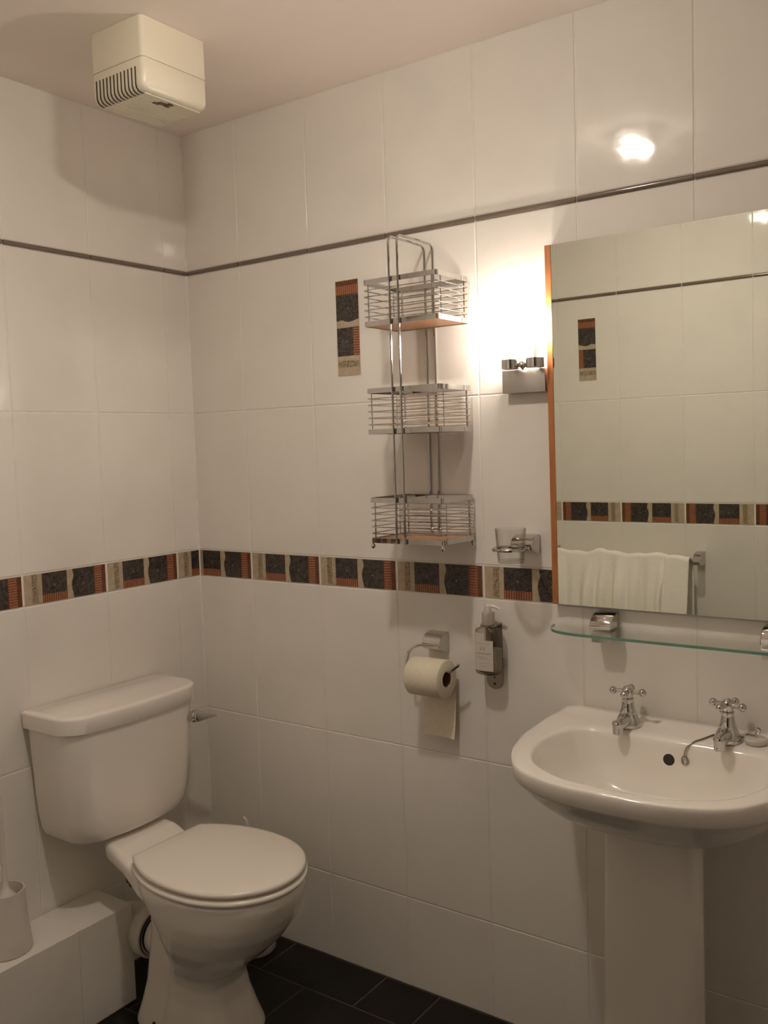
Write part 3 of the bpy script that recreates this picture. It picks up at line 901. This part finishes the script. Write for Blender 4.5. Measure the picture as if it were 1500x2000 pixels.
# ---- plug on its chain
px_, py_ = 1.592, -0.060
pz = zr(py_) + 0.0002
t = thing('basin_plug', (px_, py_, pz), 'white rubber basin plug on a chain lying beside the tap', 'plug')
mb = MB(); mb.lathe([(0.0005, 0), (0.019, 0), (0.0215, 0.005), (0.0220, 0.009), (0.020, 0.012), (0.0005, 0.0125)], (px_, py_, pz), seg=28)
link_mesh('stopper', mb, M['rubber'], t)
mb = MB()
mb.lathe([(0.0005, 0), (0.003, 0), (0.0022, 0.010), (0.0005, 0.0105)], (px_, py_, pz + 0.012), seg=10)
mb.tube([(px_ + 0.004 + 0.0055 * cos(a), py_, pz + 0.026 + 0.0055 * sin(a)) for a in [2 * pi * k / 18 for k in range(18)]], 0.0013, 7, closed=True)
mb.tube([(px_, py_, pz + 0.020), (px_ + 0.003, py_, pz + 0.024)], 0.0013, 6)
link_mesh('pull_ring', mb, M['chrome'], t)
def onbasin(x, y, up=0.0025):
    h, n, _, _ = bowl_tree.ray_cast(Vector((x, y, 1.0)), Vector((0, 0, -1)))
    return Vector((x, y, h.z + up))
hit2, n2, _, _ = bowl_tree.ray_cast(Vector((1.470, -0.30, 0.7800)), Vector((0, 1, 0)))
mb = MB()
cp = [Vector((px_ - 0.001, py_ + 0.002, pz + 0.0145)), Vector((px_ - 0.016, py_ + 0.004, pz + 0.0150))] + [onbasin(1.566, -0.043), onbasin(1.548, -0.036), onbasin(1.522, -0.034), onbasin(1.508, -0.058), onbasin(1.496, -0.085), onbasin(1.484, -0.103, 0.003)]
h3, _, _, _ = bowl_tree.ray_cast(Vector((1.473, -0.30, 0.794)), Vector((0, 1, 0)))
cp += [h3 + Vector((0, -0.004, 0)), hit2 + Vector((0, -0.004, 0))]
mb.tube(catmull(cp, 6), 0.0016, 7)
link_mesh('chain', mb, M['steel'], t)
mb = MB()
c = hit2 + Vector((0.001, -0.0045, -0.010))
mb.tube([c + Vector((0.0058 * cos(a), 0, 0.0085 * sin(a))) for a in [2 * pi * k / 20 for k in range(20)]], 0.0017, 7, closed=True)
link_mesh('chain_loop', mb, M['steel'], t)

# ================================================================= toilet
CY = -0.402
t = thing('toilet', (0.35, CY, 0), 'white close-coupled toilet with closed lid in the room corner', 'toilet')
LIDH = [(0.672, 0.0001), (0.668, 0.036), (0.650, 0.078), (0.612, 0.123), (0.560, 0.153), (0.500, 0.168), (0.430, 0.170), (0.360, 0.157), (0.300, 0.132), (0.264, 0.108)]
half = catmull([(a, b, 0) for a, b in LIDH], 6)
LID = [(v.x, v.y) for v in half] + [(v.x, -v.y) for v in reversed(half)]
LID = [(LID[0][0], 0.0)] + [p for p in LID[1:-1]]
def lid_ring(z, ins, xoff=0.0):
    cx = 0.46
    out = []
    for x, y_ in LID:
        d = Vector((x - cx, y_)); L = d.length
        d2 = d * ((L - ins) / L)
        out.append(Vector((cx + d2.x + xoff, CY + d2.y, z)))
    return out
# pan
def egg(xb, xf, hw, z, e_f=2.1, e_b=2.6, n=64, pinch=0.0, wc=0.47):
    xc = xb + wc * (xf - xb); out = []
    for k in range(n):
        a = 2 * pi * k / n; c, s = cos(a), sin(a)
        e = e_f if c > 0 else e_b
        x = xc + (xf - xc if c > 0 else xc - xb) * math.copysign(abs(c) ** (2 / e), c)
        y_ = hw * math.copysign(abs(s) ** (2 / e), s)
        if pinch: y_ *= 1 - pinch * math.exp(-((x - 0.325) / 0.045) ** 2)
        out.append(Vector((x, CY + y_, z)))
    return out
mb = MB()
mb.loft([egg(0.268, 0.515, 0.112, 0.0, 3.4, 3.0), egg(0.269, 0.513, 0.111, 0.012, 3.4, 3.0),
         egg(0.285, 0.500, 0.100, 0.05, 3.2, 2.8), egg(0.298, 0.484, 0.088, 0.10, 3.0, 2.6),
         egg(0.304, 0.478, 0.083, 0.14, 2.8, 2.5), egg(0.308, 0.489, 0.087, 0.168, 2.6, 2.4),
         egg(0.314, 0.520, 0.102, 0.195, 2.4, 2.3), egg(0.318, 0.558, 0.122, 0.225, 2.25, 2.3),
         egg(0.316, 0.600, 0.143, 0.265, 2.2, 2.3), egg(0.304, 0.636, 0.158, 0.31, 2.15, 2.3),
         egg(0.286, 0.656, 0.1655, 0.345, 2.1, 2.4), egg(0.266, 0.665, 0.1685, 0.370, 2.1, 2.4),
         egg(0.256, 0.670, 0.1705, 0.388, 2.1, 2.4), egg(0.256, 0.671, 0.171, 0.404, 2.1, 2.4),
         egg(0.258, 0.669, 0.169, 0.4085, 2.1, 2.4), egg(0.264, 0.660, 0.160, 0.4095, 2.1, 2.4)], True, True)
mb.loft([egg(0.200, 0.400, 0.104, 0.0, 3.0, 3.2), egg(0.201, 0.399, 0.103, 0.012, 3.0, 3.2), egg(0.210, 0.385, 0.090, 0.05, 2.8, 3.0), egg(0.220, 0.375, 0.076, 0.10, 2.6, 3.0),
         egg(0.224, 0.37, 0.068, 0.16, 2.5, 2.8), egg(0.230, 0.37, 0.062, 0.22, 2.5, 2.8), egg(0.234, 0.37, 0.062, 0.30, 2.5, 2.8), egg(0.236, 0.37, 0.072, 0.375, 2.5, 2.8)], True, True)
# deck that carries the cistern, dipping towards the seat hinges
def deck(x, hw, zt, zb, r=0.016):
    o = rrect(-hw, hw, zb, zt, r, 4)
    return [Vector((x, CY + a, b)) for a, b in o]
mb.loft([deck(0.125, 0.085, 0.443, 0.400), deck(0.150, 0.098, 0.443, 0.394), deck(0.185, 0.104, 0.438, 0.388), deck(0.215, 0.106, 0.424, 0.378),
         deck(0.245, 0.110, 0.411, 0.362), deck(0.285, 0.120, 0.4085, 0.345), deck(0.33, 0.128, 0.4085, 0.335)], True, True)
pan = link_mesh('pan', mb, M['china'], t, sharp=180)
rm = pan.modifiers.new('one_body', 'REMESH'); rm.mode = 'VOXEL'; rm.voxel_size = 0.004; rm.use_smooth_shade = True
sm_ = pan.modifiers.new('fillets', 'SMOOTH'); sm_.factor = 0.5; sm_.iterations = 10
# trap outlet at the back of the pan
mb = MB(); mb.lathe([(0.050, 0.17), (0.050, 0.32)], (0, CY + 0.015, 0.172), axis='X', seg=36)
link_mesh('outlet_spigot', mb, M['china'], t)
mb = MB()
mb.lathe([(0.0505, 0.199), (0.0505, 0.190), (0.0585, 0.190), (0.0585, 0.198)], (0, CY + 0.015, 0.172), axis='X', seg=36, caps=False)
link_mesh('rubber_seal', mb, M['dark'], t)
mb = MB()
prof = [(0.0540, 0.192), (0.0635, 0.190), (0.0655, 0.183), (0.0655, 0.160), (0.0630, 0.154), (0.0560, 0.152), (0.0545, 0.10)]
mb.lathe(prof, (0, CY + 0.015, 0.172), axis='X', seg=36)
mb.tube([(0.115, CY + 0.015, 0.172), (0.095, CY + 0.012, 0.172), (0.080, CY, 0.172), (0.072, LE + 0.0035, 0.172)], 0.0535, 24)
link_mesh('pan_connector', mb, M['white_plastic'], t)
mb = MB(); mb.lathe([(0.0003, 0.003), (0.005, 0.002), (0.0065, 0.0)], (0.306, CY - 0.109, 0.030), axis='Y', seg=14)
for v in mb.bm.verts: v.co.y = 2 * (CY - 0.103) - v.co.y - 0.006
link_mesh('floor_screw', mb, M['dark'], t)
mb = MB(); mb.lathe([(0.0005, -0.035), (0.007, -0.035), (0.009, -0.026), (0.014, -0.022), (0.014, -0.002), (0.006, 0.0), (0.006, 0.02)], (0.215, CY - 0.075, 0.376), seg=14)
link_mesh('cistern_bolt', mb, M['dark'], t)
# seat ring and lid
mb = MB()
mb.loft([lid_ring(0.4105, 0.004), lid_ring(0.4125, 0.0), lid_ring(0.4185, -0.0045), lid_ring(0.4235, -0.003), lid_ring(0.4265, 0.003), lid_ring(0.4270, 0.020)])
link_mesh('seat', mb, M['seat'], t, sharp=60)
mb = MB()
mb.loft([lid_ring(0.4315, 0.020), lid_ring(0.4312, 0.006), lid_ring(0.4325, 0.0020), lid_ring(0.4375, -0.0010), lid_ring(0.4425, 0.0008), lid_ring(0.4452, 0.005), lid_ring(0.4470, 0.016), lid_ring(0.4485, 0.05), lid_ring(0.4490, 0.09)])
link_mesh('lid', mb, M['seat'], t, sharp=60)
for s in (-0.07, 0.07):
    mb = MB(); mb.lathe([(0.0005, -0.022), (0.009, -0.022), (0.010, -0.020), (0.010, 0.020), (0.009, 0.022), (0.0005, 0.022)], (0.262, CY + s, 0.4225), axis='Y', seg=18)
    link_mesh('hinge', mb, M['seat'], t)
# cistern
KY = -0.398
def cring(z, hw, d, r=0.07, bow=0.012, x0=0.012, n=10):
    pts = [(x0, -hw), (x0 + d - r, -hw)]
    for k in range(1, n + 1):
        a = -pi / 2 + pi / 2 * k / n
        pts.append((x0 + d - r + r * cos(a), -hw + r + r * sin(a)))
    m = 8
    for k in range(1, m):
        f = k / m
        pts.append((x0 + d + bow * sin(pi * f), -hw + r + 2 * (hw - r) * f))
    for k in range(n + 1):
        a = pi / 2 * k / n
        pts.append((x0 + d - r + r * cos(a), hw - r + r * sin(a)))
    pts += [(x0, hw)]
    return [Vector((x, KY + y_, z)) for x, y_ in pts]
mb = MB()
mb.loft([cring(0.446, 0.130, 0.120, 0.06, 0.008), cring(0.449, 0.152, 0.136, 0.065, 0.009), cring(0.456, 0.168, 0.147, 0.07, 0.010), cring(0.468, 0.178, 0.154), cring(0.485, 0.185, 0.158), cring(0.52, 0.191, 0.162),
         cring(0.60, 0.1975, 0.168), cring(0.68, 0.2025, 0.172), cring(0.752, 0.206, 0.175)])
cis = link_mesh('cistern', mb, M['china'], t, sharp=50)
mb = MB()
mb.loft([cring(0.7445, 0.2135, 0.186, 0.075, 0.012, 0.006), cring(0.7455, 0.2155, 0.188, 0.076, 0.012, 0.005), cring(0.780, 0.2175, 0.190, 0.077, 0.012, 0.005),
         cring(0.7848, 0.2162, 0.1887, 0.0765, 0.012, 0.005), cring(0.7870, 0.2125, 0.185, 0.074, 0.012, 0.005), cring(0.7880, 0.198, 0.171, 0.065, 0.011, 0.007)])
link_mesh('cistern_lid', mb, M['china'], t, sharp=50)
# flush lever near the right end of the tank front
mb = MB()
lp = Vector((0.176, KY + 0.170, 0.699))
d = Vector((0.88, 0.47, 0)).normalized()
mb.tube([lp - d * 0.008, lp + d * 0.006, lp + d * 0.009, lp + d * 0.016, lp + d * 0.020], [0.0135, 0.0135, 0.0165, 0.0165, 0.012], 24)
rings = []
a0 = lp + d * 0.014
for f_, rz, rx in ((0.0, 0.0165, 0.0075), (0.010, 0.0160, 0.0085), (0.022, 0.0130, 0.0080), (0.036, 0.0085, 0.0065), (0.050, 0.0050, 0.0048), (0.064, 0.0028, 0.0030), (0.068, 0.0012, 0.0015)):
    c = a0 + Vector((0.20 * f_, f_, -0.20 * f_))
    rings.append([c + Vector((rx * cos(2 * pi * k / 16), 0, rz * sin(2 * pi * k / 16))) for k in range(16)])
mb.loft(rings)
link_mesh('flush_lever', mb, M['chrome'], t, sharp=50)

# ================================================================= toilet brushes
t = thing('toilet_brush', (0.060, -0.722, LH), 'white toilet brush standing in its holder on the tiled ledge', 'toilet brush')
bx_, by_ = 0.072, -0.733
mb = MB()
mb.lathe([(0.0005, 0), (0.055, 0), (0.0585, 0.004), (0.0560, 0.03), (0.0505, 0.08), (0.0470, 0.145), (0.0445, 0.145), (0.0475, 0.08), (0.050, 0.008), (0.0005, 0.008)], (bx_, by_, LH + 0.0004), seg=40)
link_mesh('brush_holder', mb, M['white_plastic'], t, sharp=50)
mb = MB()
mb.lathe([(0.028, 0.02), (0.034, 0.05), (0.034, 0.10), (0.022, 0.13), (0.012, 0.142), (0.0085, 0.150), (0.0068, 0.17), (0.0058, 0.26), (0.0060, 0.38), (0.0070, 0.405), (0.0045, 0.413), (0.0005, 0.415)], (bx_ - 0.002, by_ + 0.006, LH), seg=20)
link_mesh('brush_handle', mb, M['white_plastic'], t, sharp=50)

bx2, by2 = 0.238, -0.085
t = thing('toilet_brush', (bx2, by2, 0), 'white hook-handled brush in a round pot on the floor behind the toilet', 'toilet brush')
mb = MB()
mb.lathe([(0.0005, 0), (0.0600, 0), (0.0635, 0.005), (0.0625, 0.03), (0.0575, 0.09), (0.0555, 0.09), (0.059, 0.03), (0.060, 0.008), (0.0005, 0.008)], (bx2, by2, 0.0004), seg=40)
link_mesh('brush_holder', mb, M['white_plastic'], t, sharp=50)
mb = MB()
path = catmull([(bx2, by2, 0.05), (bx2, by2, 0.15), (bx2 - 0.006, by2 + 0.002, 0.28), (bx2 - 0.008, by2 + 0.003, 0.345), (bx2 - 0.012, by2 + 0.003, 0.368), (bx2 - 0.022, by2 + 0.003, 0.374)], 6)
mb.tube(path, 0.0045, 10)
mb.lathe([(0.0005, 0.012), (0.03, 0.012), (0.036, 0.04), (0.03, 0.075), (0.0005, 0.08)], (bx2, by2, 0), seg=20)
link_mesh('brush_handle', mb, M['white_plastic'], t, sharp=50)

# ================================================================= towel rail and towel on the facing wall (seen in the mirror)
RYL = W_FRONT + 0.062
t = thing('towel_rail', (0.72, W_FRONT, 0.90), 'chrome towel rail on the wall facing the mirror', 'towel rail')
mb = MB(); mb.tube([(0.405, RYL, 0.912), (1.005, RYL, 0.912)], 0.006, 12)
link_mesh('bar', mb, M['chrome'], t)
for xa in (0.399, 0.985):
    mb = MB()
    prof = [(0.0008, 0.0), (0.030, 0.0), (0.055, -0.006), (0.070, -0.018), (0.073, -0.032), (0.066, -0.044), (0.03, -0.050), (0.0008, -0.050)]
    mb.prism([(xa, W_FRONT + a, 0.940 + b) for a, b in prof], (0.026, 0, 0))
    link_mesh('end_mount', mb, M['chrome'], t, sharp=30)
TXA, TXB = 0.432, 0.980
mb = MB()
rows_ = []
prof = []
Rb = 0.0125
for k in range(16): prof.append((Rb, 0.912 - 0.30 * (1 - k / 15.0), 1.0 - k / 15.0))
for k in range(1, 10):
    a = pi * k / 10; prof.append((Rb * cos(a), 0.912 + Rb * sin(a), 0.0))
for k in range(14): prof.append((-Rb, 0.912 - 0.26 * k / 13.0, -k / 13.0))
nx = 120
for dy, z, s in prof:
    row = []
    for j in range(nx + 1):
        g_ = j / nx
        x = TXA + (TXB - TXA) * g_
        w = min(1.0, max(0.0, abs(s) * 2.2))
        fold = 0.0
        if s >= 0:
            fold = (0.012 * sin(24 * g_ + 0.8) + 0.008 * sin(45 * g_ + 12 * g_ * g_) + 0.020 * math.exp(-((g_ - 0.40) / 0.028) ** 2) - 0.016 * math.exp(-((g_ - 0.455) / 0.016) ** 2)
                    + 0.016 * math.exp(-((g_ - 0.50) / 0.02) ** 2) - 0.012 * math.exp(-((g_ - 0.57) / 0.02) ** 2) + 0.014) * w + 0.055 * s
            if g_ > 0.83: fold = (fold - 0.055 * s) * 0.25 + 0.055 * s + 0.014 * min(1, (g_ - 0.83) / 0.012)
        else:
            fold = 0.004 * sin(20 * g_) * w
        bump = (0.0035 * sin(17 * g_ + 1) + 0.0025 * sin(43 * g_) + 0.009 * math.exp(-((g_ - 0.36) / 0.05) ** 2)) * (1 - min(1, abs(s) * 3))
        sgn = 1 if s >= 0 else -1
        row.append(Vector((x + 0.004 * w * sin(13 * g_), RYL + dy + max(-0.006, fold) * (1 if sgn > 0 else 0.5) + (0.004 if sgn > 0 else -0.002), z + bump + 0.004)))
    rows_.append(row)
V = [[mb.bm.verts.new(p) for p in r] for r in rows_]
for A, B in zip(V[:-1], V[1:]):
    for j in range(nx): mb.bm.faces.new((A[j], A[j + 1], B[j + 1], B[j]))
tw = link_mesh('towel', mb, M['towel'], loc=((TXA + TXB) / 2, RYL, 0.612), sharp=80)
so = tw.modifiers.new('thickness', 'SOLIDIFY'); so.thickness = 0.005; so.offset = 1.0
tag(tw, 'white bath towel hung over the chrome rail facing the mirror', 'towel')
